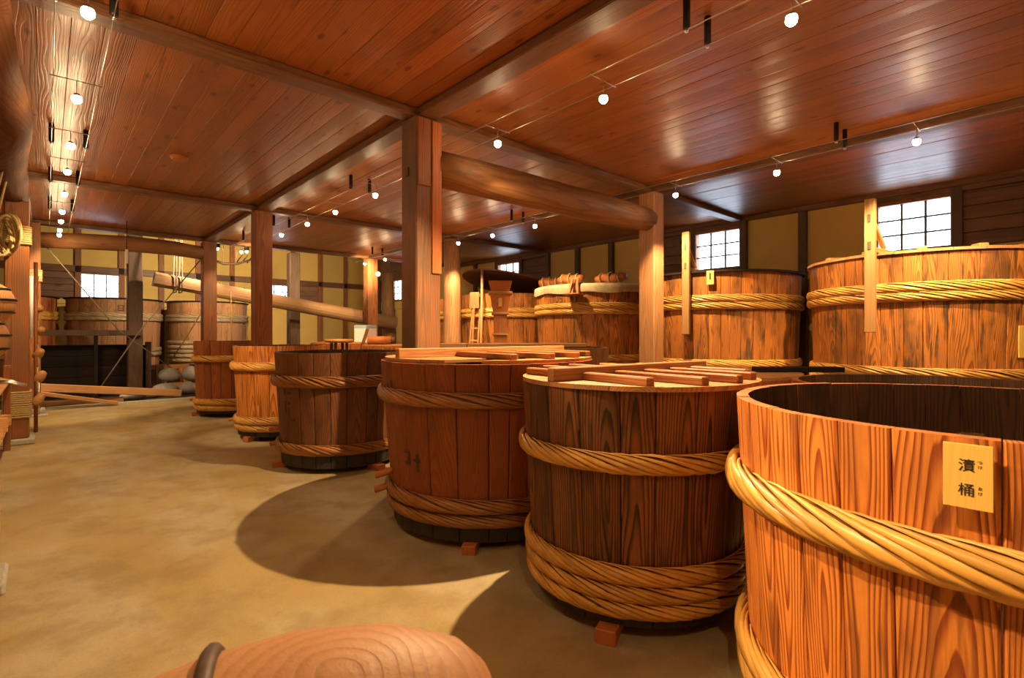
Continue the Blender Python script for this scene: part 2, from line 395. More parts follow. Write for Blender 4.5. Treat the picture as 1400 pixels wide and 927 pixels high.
# disc on post
tag(link('sensor_disc', lathe_me([(.07, 0), (.075, .02), (.06, .04), (.02, .05)], 20, M['white']), None, (6.99, GY[3]-.15-.001, 3.2), (PI/2, 0, 0)), 'small round white disc fixed to a post', 'sensor')
def log(name, label, pts, rads, mat, n=16, cat='log'):
    pts = [Vector(p) for p in pts]
    vs, fs = tube_vf(pts, rads, n); o = pts[0]
    return tag(link(name, mesh([v-o for v in vs], fs, mat, True), None, o), label, cat)
def lerp(a, b, t): return tuple(a[i]+(b[i]-a[i])*t for i in range(3))
log('tie_log', 'thick rounded tie log spanning from the patched post to the pale post',
    [lerp((2.928, 4.5, 3.2), (6.76, 4.48, 3.22), t/6) for t in range(7)], [.18, .19, .195, .19, .195, .19, .165], M['logX'])
log('tie_log', 'slightly bowed tie log above the dark press trough',
    [(-.092, 13.62, 3.33), (.6, 13.64, 3.38), (1.4, 13.65, 3.42), (2.1, 13.65, 3.41), (2.672, 13.65, 3.36)], [.15, .16, .165, .16, .15], M['logX'])
log('tie_log', 'dark bulging log tied along the heads of the rope-wrapped posts',
    [(-.32, 4.1, 3.38), (-.33, 5.0, 3.36), (-.31, 5.9, 3.30), (-.32, 6.7, 3.34), (-.34, 8, 3.42), (-.33, 10.0, 3.45)], [.17, .19, .23, .22, .18, .16], M['logY'])

# ------------------------------------------------------------------ tubs and vats
_stc = {}
def stave_me(R0, R1, H, half, th, foot, mat, inner, seg=3):
    """origin at the outer foot of the stave; tub axis lies at x=-R0"""
    k = (round(R0, 3), round(R1, 3), round(H, 3), round(half, 4), th, foot, mat.name)
    if k in _stc: return _stc[k]
    vs = []; fs = []; mi = []
    zs = [0, foot, foot, H] if foot else [0, H]
    zs = [0, foot, H*.5, H] if foot else [0, H*.5, H]
    angs = [-half+.0018/R0]+[-half+.008/R0]+[(-1+2*(i+1)/(seg+1))*half*.9 for i in range(seg)]+[half-.008/R0]+[half-.0018/R0]
    na = len(angs)
    for z in zs:
        R = R0+(R1-R0)*z/H
        for i, a in enumerate(angs):
            r = R-(.006 if i in (0, na-1) else 0); vs.append((r*math.cos(a)-R0, r*math.sin(a), z))
        for a in (angs[-1], 0, angs[0]):
            vs.append(((R-th)*math.cos(a)-R0, (R-th)*math.sin(a), z))
    n = na+3
    for i in range(len(zs)-1):
        for j in range(n):
            fs.append((i*n+j, i*n+(j+1) % n, (i+1)*n+(j+1) % n, (i+1)*n+j))
            inn = j in (na, na+1)
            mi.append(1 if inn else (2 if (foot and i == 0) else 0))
    fs.append(tuple(range(n))[::-1]); mi.append(0)
    fs.append(tuple((len(zs)-1)*n+j for j in range(n))); mi.append(0)
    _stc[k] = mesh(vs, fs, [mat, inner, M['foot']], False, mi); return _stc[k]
_hpc = {}
def hoop_parts(R, hh, mat, ns=10, pitch=1.15):
    """flat bamboo strips wound round an oval core of radius R, each tucked under the next"""
    turns = max(5, int(2*PI*R/pitch)); seg = turns*18
    k = (round(R, 2), hh, mat.name, ns, turns)
    if k in _hpc: return _hpc[k]
    out = []; A = hh*.5; rnd = random.Random(int(R*1000))
    for i in range(ns):
        vs = []; fs = []; jit = rnd.uniform(-.12, .12); hw = 1.12*PI/ns*rnd.uniform(.8, 1.12); ph0 = 2*PI*i/ns+jit; k1 = rnd.randint(2, 5); am = rnd.uniform(.05, .16)
        for q in range(seg):
            t = 2*PI*q/seg; ph = turns*t+ph0+am*math.sin(k1*t+i)
            node = .0022 if (q+5*i) % 19 == 0 else 0
            for w, off in ((-1, -.007), (-.55, -.0005), (.1, .0045), (.75, .0085), (1, .003)):
                p = ph+hw*w; o_ = off*hh/.05+node
                rr = R+math.cos(p)*(A+o_); vs.append((rr*math.cos(t), rr*math.sin(t), -math.sin(p)*(hh+o_)))
        for q in range(seg):
            j = (q+1) % seg
            for c in range(4): fs.append((q*5+c, q*5+c+1, j*5+c+1, j*5+c))
        out.append((vs, fs))
    vs = []; fs = []
    for a, b in out:
        o = len(vs); vs += a; fs += [tuple(x+o for x in f) for f in b]
    cv, cf = tube_vf([(R*math.cos(2*PI*q/64), R*math.sin(2*PI*q/64), 0) for q in range(64)], hh*.42, 8, True, flat=2.1)
    o = len(vs); mi = [0]*len(fs)+[1]*len(cf); vs = vs+[tuple(v) for v in cv]; fs += [tuple(x+o for x in f) for f in cf]
    joined = mesh(vs, fs, [mat, M['bamcore']], True, mi); single = [mesh(a, b, mat, True) for a, b in out]
    _hpc[k] = (joined, single); return _hpc[k]
def tub(name, label, x, y, zb, zt, rb, rt, mat, hoops, cat='tub', nst=26, th=.045, foot=.1, bam=None, detail=False, group=None, rz=0, hh=.05, pegs=(), floor_z=.14, inner=None):
    bam = bam or M['bam']; e = tag(empty(name, (x, y, 0), rz), label, cat, group)
    H = zt-zb
    # uneven stave widths: three kinds
    ws = [random.choice((.8, 1.0, 1.25)) for _ in range(nst)]; tot = sum(ws); a = 0
    for wd in ws:
        half = PI*wd/tot
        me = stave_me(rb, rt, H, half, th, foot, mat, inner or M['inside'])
        c = a+half; a += 2*half
        o = link('stave', me, e, (rb*math.cos(c), rb*math.sin(c), zb), (0, 0, c))
        o.scale.z = 1+random.uniform(-.0015, .002)
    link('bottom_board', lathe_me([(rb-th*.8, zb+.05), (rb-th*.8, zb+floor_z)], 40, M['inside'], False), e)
    for hp in hoops:
        z, h_ = hp if isinstance(hp, tuple) else (hp, hh)
        R = rb+(rt-rb)*(z-zb)/H+h_*.42
        jm, sg = hoop_parts(R, h_, bam)
        if detail:
            core = []
            vs, fs = tube_vf([(R*math.cos(2*PI*q/64), R*math.sin(2*PI*q/64), 0) for q in range(64)], h_*.42, 8, True, flat=2.1)
            ho = link('hoop', mesh(vs, fs, M['bamcore'], True), e, (0, 0, z), (0, 0, random.uniform(0, 6)))
            for s in sg: link('strand', s, ho)
        else:
            link('hoop', jm, e, (0, 0, z), (0, 0, random.uniform(0, 6)))
    for (ang, z, L) in pegs:
        R = rb+(rt-rb)*(z-zb)/H; d = Vector((math.cos(ang), math.sin(ang), -.22)).normalized(); p = Vector((R*math.cos(ang), R*math.sin(ang), z))
        tube('peg', [p-d*.05, p+d*L], [.022, .026], M['red'], e, 10)
    return e
def blocks(x, y, r, label, angs, h=.07):
    for a in angs:
        o = box('support_block', (x+r*math.cos(a), y+r*math.sin(a), h/2), (.2, .10, h+.004), M['red'], None, (0, 0, a), c=.005)
        tag(o, label, 'block', 'blocks under the front row of tubs')
D = math.radians
FT = {}
FT[6] = tub('pickling_tub', 'large open pale cedar tub with a wooden name plate on its rim', 2.60, .235, .05, 1.24, .82, .88, M['b6'], [(.92, .058), (.26, .055), (.15, .05)], nst=30, detail=True, foot=0)
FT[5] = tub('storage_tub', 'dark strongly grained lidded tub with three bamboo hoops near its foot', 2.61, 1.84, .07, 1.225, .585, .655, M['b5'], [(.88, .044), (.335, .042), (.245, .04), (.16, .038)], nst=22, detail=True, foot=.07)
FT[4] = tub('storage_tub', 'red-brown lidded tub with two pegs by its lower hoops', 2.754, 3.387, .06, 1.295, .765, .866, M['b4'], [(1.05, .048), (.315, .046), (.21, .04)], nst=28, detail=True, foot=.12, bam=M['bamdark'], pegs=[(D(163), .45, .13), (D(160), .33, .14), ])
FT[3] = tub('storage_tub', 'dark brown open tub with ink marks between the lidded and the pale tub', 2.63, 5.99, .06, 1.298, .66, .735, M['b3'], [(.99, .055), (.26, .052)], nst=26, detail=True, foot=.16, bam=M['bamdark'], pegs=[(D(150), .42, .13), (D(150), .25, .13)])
FT[2] = tub('storage_tub', 'pale orange open tub brightly lit beside the square post', 2.62, 8.12, .07, 1.335, .57, .64, M['b2'], [(1.05, .055), (.29, .05), (.19, .045)], nst=22, pegs=[(D(150), .27, .14)])
FT[1] = tub('storage_tub', 'chestnut brown tub next to the pile of stones', 2.657, 10.93, .07, 1.375, .6, .66, M['b1'], [(1.06, .05), (.285, .05), (.175, .045)], nst=22, pegs=[(D(150), .30, .14)])
blocks(2.61, 1.84, .56, 'dark wooden block under the strongly grained tub', (D(204), D(330), D(85)))
blocks(2.754, 3.387, .74, 'dark wooden block under the red-brown lidded tub', (D(222), D(340), D(100)), .06)
blocks(2.63, 5.99, .66, 'dark wooden block under the dark brown open tub', (D(165), D(280), D(45)), .06)
blocks(2.62, 8.12, .52, 'dark wooden block under the pale orange tub', (D(205), D(325), D(85)))
blocks(2.657, 10.93, .58, 'dark wooden block under the chestnut tub', (D(170), D(290), D(50)))
blocks(2.60, .235, .78, 'dark wooden block under the large pale cedar tub', (D(100), D(220), D(340)), .05)

# faded brush marks on the staves
def ink(e, R, marks, z):
    for (a0, a1, z0, z1) in marks:
        vs = []; n = 6
        for q in range(n+1):
            a = D(a0+(a1-a0)*q/n); wob = .004*math.sin(q*2.1+z0*9)
            for zz in (z0+wob, z1-wob): vs.append((R(z+zz)*math.cos(a), R(z+zz)*math.sin(a), z+zz))
        link('ink_mark', mesh(vs, [(2*q, 2*q+2, 2*q+3, 2*q+1) for q in range(n)], M['faded']), e)
ink(FT[3], lambda z: .66+.075*(z-.06)/1.238+.0015, [(189, 192, .05, .20), (193.5, 198, .16, .19), (194, 196.5, .0, .13), (197, 203, -.02, .01), (188, 191, .26, .33), (194, 199, .27, .30)], .58)
ink(FT[4], lambda z: .765+.101*(z-.06)/1.235+.0015, [(183, 188, .08, .10), (186, 188, .02, .08), (183, 188, .0, .02), (190, 195, .03, .05), (192, 194, -.04, .09), (168, 170, .5, .58), (173, 175.5, .5, .6)], .56)
# lids
def disc_boards(parent, R, th, z, nb, mat, skip=(), rz=0):
    wd = 2*R/nb
    for i in range(nb):
        if i in skip: continue
        y0 = -R+wd*i+.0015; y1 = y0+wd-.003; yc = (y0+y1)/2
        up = []; N = 7
        L = lambda y: math.sqrt(max(R*R-y*y, .0004))
        ys = [y0+(y1-y0)*k/(N-1) for k in range(N)]
        ol = [(L(y), y-yc) for y in ys]+[(-L(y), y-yc) for y in ys[::-1]]
        n = len(ol); vs = [(a, b, 0) for a, b in ol]+[(a, b, th) for a, b in ol]
        fs = [tuple(range(n))[::-1], tuple(range(n, 2*n))]+[(k, (k+1) % n, n+(k+1) % n, n+k) for k in range(n)]
        o = link('board', mesh(vs, fs, mat), parent, (0, yc, z+random.uniform(-.001, .001)))
def lid(label, x, y, z, R, rz, battens, nb=7, skip=(), main=True, tilt=(0, 0)):
    e = tag(empty('tub_lid', (x, y, z), rz), label, 'lid'); e.rotation_euler = (tilt[0], tilt[1], rz)
    disc_boards(e, R, .024, 0, nb, M['lid'], skip)
    if main: box('main_batten', (0, .0, .024+.035), (2*R*.985, .06, .074), M['batX'], e)
    for bx in battens:
        L = math.sqrt(R*R-bx*bx)-.04
        for s in (-1, 1):
            box('cross_batten', (bx, s*(L+.03)/2, .024+.02), (.055, L-.03, .044), M['batY'], e)
    return e
lid('round board lid with a long batten on the strongly grained tub', 2.62, 1.82, 1.229, .675, D(-6), (-.44, -.2, .05, .29, .5), nb=8)
lid('round board lid with one board missing on the red-brown tub', 2.80, 3.42, 1.297, .86, D(-4), (-.32, -.02, .28, .56), nb=9, skip=(1,))

# name plate on the front tub
def plate():
    ang = D(181.7); R = .858
    c = Vector((2.60+R*math.cos(ang), .235+R*math.sin(ang), 0))
    e = tag(empty('name_plate', (c.x, c.y, 1.155), ang), 'pale wooden name plate with black characters on the front tub', 'sign')
    e.rotation_euler = (0, 0, ang)
    # local +X is outward; characters face +X
    box('plate', (.05, 0, -.005), (.008, .094, .158), M['sign'], e, c=.001)
    box('clip', (.0, 0, .088), (.10, .05, .003), M['clear'], e, c=.0005)
    box('clip', (-.06, 0, .06), (.003, .05, .06), M['clear'], e, c=.0005)
    def text(s, y, z, size, mat):
        cu = bpy.data.curves.new('t', 'FONT'); cu.body = s; cu.size = size; cu.align_x = 'CENTER'; cu.extrude = .0004; cu.offset = size*.008
        o = bpy.data.objects.new('t', cu); COL.objects.link(o); dg = bpy.context.evaluated_depsgraph_get(); dg.update()
        me = bpy.data.meshes.new_from_object(o.evaluated_get(dg)); bpy.data.objects.remove(o)
        me.materials.clear(); me.materials.append(mat)
        t = link('lettering', me, e, (.0545, y, z), (PI/2, 0, PI/2)); return t
    text('漬', -.002, .010, .033, M['ink']); text('桶', -.002, -.050, .033, M['ink'])
    text('つ', .023, .030, .009, M['ink']); text('け', .023, .018, .009, M['ink'])
    text('お', .023, -.034, .009, M['ink']); text('け', .023, -.046, .009, M['ink'])
plate()

# second row
tub('storage_tub', 'low open tub hidden behind the pale cedar tub', 4.72, .76, 0, 1.15, .84, .9, M['b1'], [(.8, .05), (.2, .05)], nst=24)
tub('storage_tub', 'brown tub carrying a dark board behind the strongly grained tub', 5.0, 2.6, 0, 1.10, .8, .86, M['b1'], [(.8, .05), (.2, .05)], nst=24)
tub('storage_tub', 'weathered open tub with planks across its rim behind the red-brown tub', 4.72, 4.75, 0, 1.335, .8, .88, M['vatgrey'], [(1.0, .05), (.2, .05)], nst=24)
tub('storage_tub', 'orange tub topped with a sawhorse and a roller', 4.55, 7.6, 0, 1.30, .75, .82, M['b2'], [(1.05, .05), (.2, .05)], nst=24)
tub('storage_tub', 'orange tub carrying a white box, beyond the sawhorse tub', 4.6, 9.9, 0, 1.32, .75, .82, M['b1'], [(1.05, .05), (.2, .05)], nst=24)
tag(box('plank', (5.583, 1.973, 1.150), (.85, .16, .05), M['black'], None, (0, 0, D(-41.8))), 'dark board lying across the lid of a low tub', 'plank')
for i, (x, y, a, L) in enumerate([(4.3, 5.15, -8, 1.9), (4.5, 4.75, -12, 1.5)]):
    tag(box('plank', (x, y, 1.362+.0*i), (L, .2, .05), M['tan'], None, (0, 0, D(a-20))), ['long weathered plank laid across the planked tub', 'shorter pale plank with a knot laid across the planked tub'][i], 'plank')

# big vats
def vat(label, x, y, zt=2.4, r=1.22, mat=None, hoops=(2.02, 1.92, 1.07, .95, .3, .18), bam=None, lidc='dark', group=None, zb=.05):
    e = tub('sake_vat', label, x, y, zb, zt, r*.93, r, mat or M['vat'], [(h, .052) for h in hoops], 'vat', nst=34, th=.06, bam=bam, foot=0)
    return e
vat('huge vat with a pale rimmed lid and a tall gauge bracket below the window', 8.35, 1.50)
vat('huge vat with a dark overhanging lid and small label beside the pale post', 8.35, 4.18)
e = vat('huge vat with a cream cloth cover and straw bundles on top', 8.35, 6.76)
ink(e, lambda z: 1.22*(.93+.07*(z-.05)/2.35)+.002, [(a-5, b-5, c, d) for a, b, c, d in [(183.5, 184.3, 0, .15), (181.8, 182.6, 0, .15), (185.3, 186.1, 0, .13), (185.3, 188.5, 0, .02), (187.7, 188.5, 0, .13), (190, 193, .12, .14), (190, 190.8, .07, .14), (190, 193, .06, .08), (192.2, 193, 0, .08), (190, 193, 0, .02)]], 2.09)
vat('huge vat under a large tilted lid behind the tall wooden hopper', 8.35, 9.36)
vat('huge vat beyond the round post near the far corner', 8.35, 11.96)
def vlid(label, x, y, z, R, mat, blocksn=0, tilt=(0, 0), th=.03):
    e = tag(empty('plank_cover', (x, y, z)), label, 'cover'); e.rotation_euler = (*tilt, 0)
    disc_boards(e, R, th, 0, 10, mat)
    for k in range(blocksn):
        a = 2*PI*k/blocksn+.2; box('batten_end', ((R-.12)*math.cos(a), (R-.12)*math.sin(a), th+.018), (.14, .09, .04), M['pale'], e, (0, 0, a))
    return e
vlid('pale vat lid with small batten ends around its edge', 8.35, 1.50, 2.402, 1.25, M['tan'], 14)
vlid('dark vat lid overhanging the rim beside the pale post', 8.35, 4.18, 2.402, 1.27, M['black'], 0)
tl = vlid('large dark lid propped at a tilt on the vat behind the hopper', 8.35, 9.36, 2.674, 1.2, M['beamX'])
tl.rotation_mode = 'AXIS_ANGLE'; tl.rotation_axis_angle = (D(13), .087, .996, 0)
# cloth cover
e = tag(empty('cloth_cover', (8.35, 6.76, 0)), 'cream cloth cover hanging over the rim of a huge vat', 'cloth')
def cloth():
    vs = []; fs = []; n = 96; prof = [(0.02, 2.435), (.8, 2.435), (1.2, 2.43), (1.255, 2.41), (1.262, 2.36), (1.262, 2.30), (1.255, 2.26)]
    for i, (r, z) in enumerate(prof):
        for k in range(n):
            a = 2*PI*k/n; q = (i/6)**2; rr = r+q*.008*math.sin(17*a)+q*.006*math.sin(41*a); zz = z+(.015*math.sin(9*a) if i == 6 else 0)
            vs.append((rr*math.cos(a), rr*math.sin(a), zz))
    for i in range(len(prof)-1):
        for k in range(n): fs.append((i*n+k, (i+1)*n+k, (i+1)*n+(k+1) % n, i*n+(k+1) % n))
    link('cloth', mesh(vs, fs, M['cloth'], True), e)
cloth()
def bundle(label, x, y, z, L, r, a):
    e = tag(empty('straw_bundle', (x, y, z+r*1.04), a), label, 'bundle')
    N = 12; pts = [(-L/2+L*i/(N-1), 0, .015*math.sin(i)) for i in range(N)]
    rad = [r*(.55+.45*math.sin(PI*(i+.6)/(N+.2)))*(1+.06*math.sin(i*2.3)) for i in range(N)]
    tube('body', pts, rad, M['red'], e, 14, org=(0, 0, 0), flat=.85)
    for k in (-.3, 0, .3):
        R = r*1.02*(.62+.38*math.cos(k*2.2))+.008
        tube('binding_rope', [(k*L, R*math.cos(t*PI/9), R*.87*math.sin(t*PI/9)) for t in range(18)], .014, M['rope'], e, 6, True, org=(0, 0, 0))
bundle('rope-bound bundle on the cloth cover, nearest the tilted lid', 7.66, 7.40, 2.43, .45, .12, D(120))
bundle('rope-bound bundle on the cloth cover behind the small bracket shelf', 7.55, 6.75, 2.43, .5, .12, D(110))
bundle('long rope-bound bundle on the cloth cover beside the pale post', 7.8, 5.97, 2.43, .62, .11, D(100))
# bracket shelf on vat 3
e = tag(empty('bracket_shelf', (7.165, 6.281, 2.28), D(202)), 'small red wooden bracket shelf hooked on the cloth-covered vat', 'shelf')
box('hook_bar', (0, .03, .1), (.03, .06, .3), M['pale'], e); box('shelf_board', (.1, 0, -.06), (.28, .3, .025), M['red'], e)
beam('brace', (.2, -.06, -.05), (.0, -.06, .22), .05, .03, M['red'], e); beam('brace', (.05, -.10, -.05), (.0, -.0, .22), .05, .03, M['red'], e)
# gauge brackets
def gauge(label, x, y, a, z0, z1, rimz):
    e = tag(empty('gauge_bracket', (x, y, 0), a), label, 'bracket')
    box('upright', (0, 0, (z0+z1)/2), (.06, .105, z1-z0), M['pale'], e)
    box('arm', (.3, 0, rimz+.06), (.6, .05, .06), M['tan'], e)
    beam('brace', (.03, 0, rimz+.42), (.36, 0, rimz+.1), .05, .04, M['pale'], e)
    for z in (z1-.22, rimz+.1): box('tenon_peg', (-.032, 0, z), (.01, .03, .09), M['postdark'], e, c=.002)
def onvat(x, Y, r, off):   # point on the near face of a vat along the sight column x (photograph pixel column)
    u = (x-700)/712; dx, dy = .6665+.7455*u, .7455-.6665*u; n = math.hypot(dx, dy); dx /= n; dy /= n
    b = dx*8.35+dy*Y; c2 = 8.35**2+Y*Y-(r+off)**2; t = b-math.sqrt(max(b*b-c2, 0)); p = (dx*t, dy*t)
    return p, math.atan2(Y-p[1], 8.35-p[0])
p, a = onvat(1190, 1.5, 1.25, .16); gauge('tall pale gauge bracket hooked over the vat with the pale lid', p[0], p[1], a, 1.52, 3.03, 2.4)
p, a = onvat(938, 4.18, 1.25, .12); gauge('pale gauge bracket hooked over the vat with the dark lid', p[0], p[1], a, 1.50, 3.0, 2.4)
p, a = onvat(971, 4.18, 1.24, .03)
e = tag(empty('vat_label', (p[0], p[1], 2.32), a), 'small yellow wooden label on the vat with the dark lid', 'sign'); box('plate', (0, 0, 0), (.012, .10, .2), M['sign'], e, c=.002)
box('marking', (-.0065, 0, .02), (.002, .02, .1), M['ink'], e, c=.0005)
p, a = onvat(1398, 1.5, 1.19, .0)
e = tag(empty('vat_label', (p[0], p[1], 1.42), a), 'tall yellow wooden label low on the vat with the pale lid', 'sign'); box('plate', (0, 0, 0), (.012, .10, .34), M['sign'], e, c=.002)
# far vats
vat('weathered vat before the far wall, nearest the rope-wrapped posts', -.85, 18.35, 2.44, 1.07, M['b1'])
e = vat('weathered vat before the far window behind the dark press trough', 1.45, 18.35, 2.44, 1.07, M['vatgrey'], bam=M['bamgrey'])
ink(e, lambda z: 1.07*(.93+.07*(z-.05)/2.39)+.002, [(q+o, q+o+p, a, b) for q in (268, 279) for o, p, a, b in ((0, 7, 0, .025), (0, 7, .13, .155), (0, 1.2, 0, .155), (5.8, 1.2, 0, .155), (0, 7, .065, .085))], 2.12)
vat('raised vat with five grey hoops near its foot behind the stones', 3.75, 18.35, 2.44, 1.08, M['vatgrey'], (2.02, 1.92, 1.26, 1.13, 1.0, .87, .74), M['bamgrey'], zb=.62)
for i, x in enumerate((-.85, 1.45, 3.75)):
    vlid(['dark lid on the far vat nearest the rope-wrapped posts', 'dark lid on the far vat in front of the window', 'dark lid on the raised vat behind the stones'][i], x, 18.35, 2.444, 1.12, M['black'])
for k, (dx, dy) in enumerate(((-.7, -.5), (0, -.75), (.7, -.4), (0, .7))):
    o = link('support_stump', lathe_me([(.17, 0), (.18, .3), (.17, .63)], 14, M['red']), None, (3.75+dx, 18.35+dy, 0)); tag(o, 'short orange wooden stump under the raised vat', 'stump', 'stumps under the raised vat')

# ------------------------------------------------------------------ press at the far end
e = tag(empty('press_trough', (.78, 16.42, 0)), 'long black plank press trough with a dark crossbar above', 'trough')
for j in range(5): box('side_plank', (0, -.6+.004*(j % 2), .13+.245*j), (2.15, .06, .24), M['black'], e)
for j in range(5): box('side_plank', (0, .6, .13+.245*j), (2.15, .06, .24), M['black'], e)
for s in (-1, 1): box('end_board', (s*1.05, 0, .62), (.06, 1.14, 1.2), M['black'], e)
for s in (-1, 1): box('corner_post', (s*1.12, -.62, .66), (.12, .12, 1.3), M['postdark'], e)
box('bottom_board', (0, 0, .06), (2.0, 1.1, .06), M['black'], e)
for i, (x, yy) in enumerate(((1.60, 15.56), (5.45, 15.8))):
    tag(box('press_post', (x, yy, 1.95), (.3, .3, 3.9), M['postdark'], c=.02), ['dark upright press post beside the black trough', 'grey upright press post behind the lever log'][i], 'post')
tag(box('press_crossbar', (.72, 15.34, 1.53), (2.0, .14, .13), M['postdark']), 'dark horizontal crossbar in front of the far vats', 'beam')
tag(box('crossbar_stay', (.85, 15.34, .74), (.07, .09, 1.46), M['black']), 'dark stay carrying the press crossbar', 'post')
e = tag(empty('press_lever', (1.92, 15.05, 2.83)), 'long tapering lever log slung on ropes across the far end', 'log')
A = Vector((0, 0, 0)); B = Vector((6.45, 0, -.97))
vs = []; fs = []; N = 9; n = 16
ax = (B-A).normalized(); sd = Vector((0, 1, 0)); upv = sd.cross(ax)*-1
for i in range(N):
    t = i/(N-1); p = A+(B-A)*t; r = .165+.05*t; sq = max(0, 1-t*2.2)
    for k in range(n):
        a = 2*PI*k/n+PI/n; c, s = math.cos(a), math.sin(a); q = 1/max(abs(c), abs(s)); q = 1+(min(q, 1.3)-1)*sq
        vs.append(p+sd*(c*r*q)+upv*(s*r*q))
for i in range(N-1):
    for k in range(n): fs.append((i*n+k, i*n+(k+1) % n, (i+1)*n+(k+1) % n, (i+1)*n+k))
fs.append(tuple(range(n))[::-1]); fs.append(tuple((N-1)*n+k for k in range(n)))
me = mesh(vs, fs, wood('lever_wood', (.42, .24, .12), (.25, .12, .06), 'X', ring=.02, contrast=.5, stain=.3)); link('shaft', me, e)
for t in (.09, .22, .31, .47): box('peg', A+(B-A)*t+Vector((0, -.05, .19)), (.04, .04, .06), M['postdark'], e)
for i, (x, zt) in enumerate(((2.35, 4.4), (2.47, 4.4))):
    tube('sling_rope', [(x-1.92, -.2, -.3), (x-1.92, -.21, .1), (x-1.92+.03, -.03, zt-2.83)], .013, M['ropegrey'], e, 6)
    tube('sling_rope', [(x-1.92, .2, -.3), (x-1.92, .21, .1), (x-1.92+.03, .03, zt-2.83)], .013, M['ropegrey'], e, 6)
    tube('sling_rope', [(x-1.92, -.2, -.3), (x-1.92, .2, -.3)], .013, M['ropegrey'], e, 6)
log('standing_timber', 'rough natural trunk standing at the low end of the lever log', [(8.42, 15.48, 0), (8.45, 15.5, 1.2), (8.38, 15.48, 2.4), (8.36, 15.48, 3.5)], [.24, .22, .21, .19], M['logZ'], cat='trunk')
def rope(label, pts, r=.012, mat='ropegrey', cat='rope', name='rope'):
    return tag(tube(name, pts, r, M[mat], None, 6), label, cat)
rope('taut rope slanting from the press post towards the floor poles', [(2.70, 13.79, 3.28), (1.55, 14.3, 1.55), (.70, 14.5, .012)])
rope('taut rope slanting from the slim post down towards the stones', [(.0, 13.70, 3.22), (1.2, 14.6, 1.6), (2.33, 15.2, .64)])
rope('pale rope slanting from the lever log down to the coil', [(3.2, 15.2, 2.53), (2.75, 16.0, 1.4), (2.45, 16.72, .665)], .016, 'rope')
rope('pale rope hanging from the lever log beside the square post', [(3.55, 14.865, 2.60), (3.56, 14.8, 1.4), (3.57, 14.82, .005)], .014, 'rope')
tag(box('suspended_plate', (1.17, 12.6, 3.02), (.05, .02, .28), M['white']), 'small white plate hanging on a thin rod below the ceiling', 'plate')
tag(tube('rod', [(1.17, 12.6, 3.15), (1.17, 12.6, 3.76)], .008, M['metal']), 'thin dark rod dropping from the ceiling to a white plate', 'rod')
# kerb, dark floor sheet
tag(box('trim_kerb', (1.0, 13.86, .025), (3.4, .12, .06), M['base']), kind='structure')
tag(box('floor_sheet', (1.0, 15.0, .004), (3.6, 2.2, .012), M['dark_sheet']), kind='structure')  # thin dark sheet laid over the floor behind the kerb
# poles on the floor
def pole(label, a, b, r0, r1, mat='tan'):
    a, b = Vector(a), Vector(b); d = b-a; o = beam('pole', a, b, r0, r1, wood_pole, None, c=.012); return tag(o, label, 'pole')
wood_pole = wood('pole_wood', (.52, .28, .12), (.32, .14, .05), 'Z', ring=.015, contrast=.5, stain=.25)
pole('long tapering beam lying from the hanging tools towards the chestnut tub', (-.13, 13.75, .46), (2.35, 14.3, .12), .13, .16)
pole('thinner pole sloping down to the floor kerb', (-.13, 13.64, .36), (1.12, 13.72, .045), .09, .08)
pole('low pole lying behind the kerb', (-.15, 14.05, .10), (1.25, 14.1, .09), .09, .1)
# stones
def stone(label, loc, s, rz):
    random.seed(int(loc[0]*1000)); vs = []; fs = []; nu, nv = 16, 9
    ph = [random.uniform(0, 6) for _ in range(4)]
    for j in range(nv+1):
        t = PI*j/nv
        for i in range(nu):
            p = 2*PI*i/nu; k = 1+.07*math.sin(2*p+ph[0])*math.sin(t)+.05*math.sin(3*t+ph[1])+.05*math.cos(3*p+ph[2])*math.sin(t)
            vs.append((s[0]*k*math.sin(t)*math.cos(p), s[1]*k*math.sin(t)*math.sin(p), s[2]*k*math.cos(t)))
    for j in range(nv):
        for i in range(nu): fs.append((j*nu+i, (j+1)*nu+i, (j+1)*nu+(i+1) % nu, j*nu+(i+1) % nu))
    o = link('river_stone', mesh(vs, fs, M['stone'], True), None, loc, (0, 0, rz)); tag(o, label, 'stone', 'river stones by the trough')
for lb, lo, s, rz in [('largest grey river stone on top of the pile', (2.28, 15.25, .50), (.26, .2, .17), .3), ('tilted grey river stone at the peak of the pile', (2.74, 15.3, .50), (.2, .17, .2), .5),
                      ('long flat grey stone under the largest stone', (2.15, 15.05, .17), (.25, .2, .15), 0), ('round grey stone at the front of the pile', (2.62, 15.0, .17), (.2, .18, .16), 1),
                      ('pale stone touching the chestnut tub side of the pile', (2.98, 15.15, .2), (.2, .18, .19), 2), ('flat pale stone lying beside the trough corner', (1.75, 14.75, .12), (.3, .2, .11), .2),
                      ('long pale stone showing behind the tapering beam', (1.45, 14.4, .11), (.26, .17, .10), .1)]: stone(lb, lo, s, rz)
random.seed(11)
e = tag(empty('rope_winder', (2.5, 16.75, 0)), 'low wooden frame wound with straw rope beside the black trough', 'frame')
box('rail', (0, 0, .62), (.9, .12, .12), M['tan'], e); box('rail', (0, 0, .12), (.9, .12, .12), M['tan'], e)
for s in (-1, 1): box('leg', (s*.36, 0, .3), (.1, .1, .6), M['red'], e)
for k in range(5): tube('rope_turn', [(-.3+.05*k+.01*math.sin(t), .1*math.cos(t*PI/6), .38+.3*math.sin(t*PI/6)) for t in range(12)], .02, M['rope'], e, 6, True, org=(0, 0, 0))
# small iron stand by the tools
e = tag(empty('floor_stand', (-.1, 12.9, 0)), 'thin metal floor stand with a square foot near the poles', 'stand')
box('foot', (0, 0, .012), (.24, .2, .024), M['base'], e); tube('rod', [(0, 0, .02), (0, 0, .62)], .01, M['steel'], e)

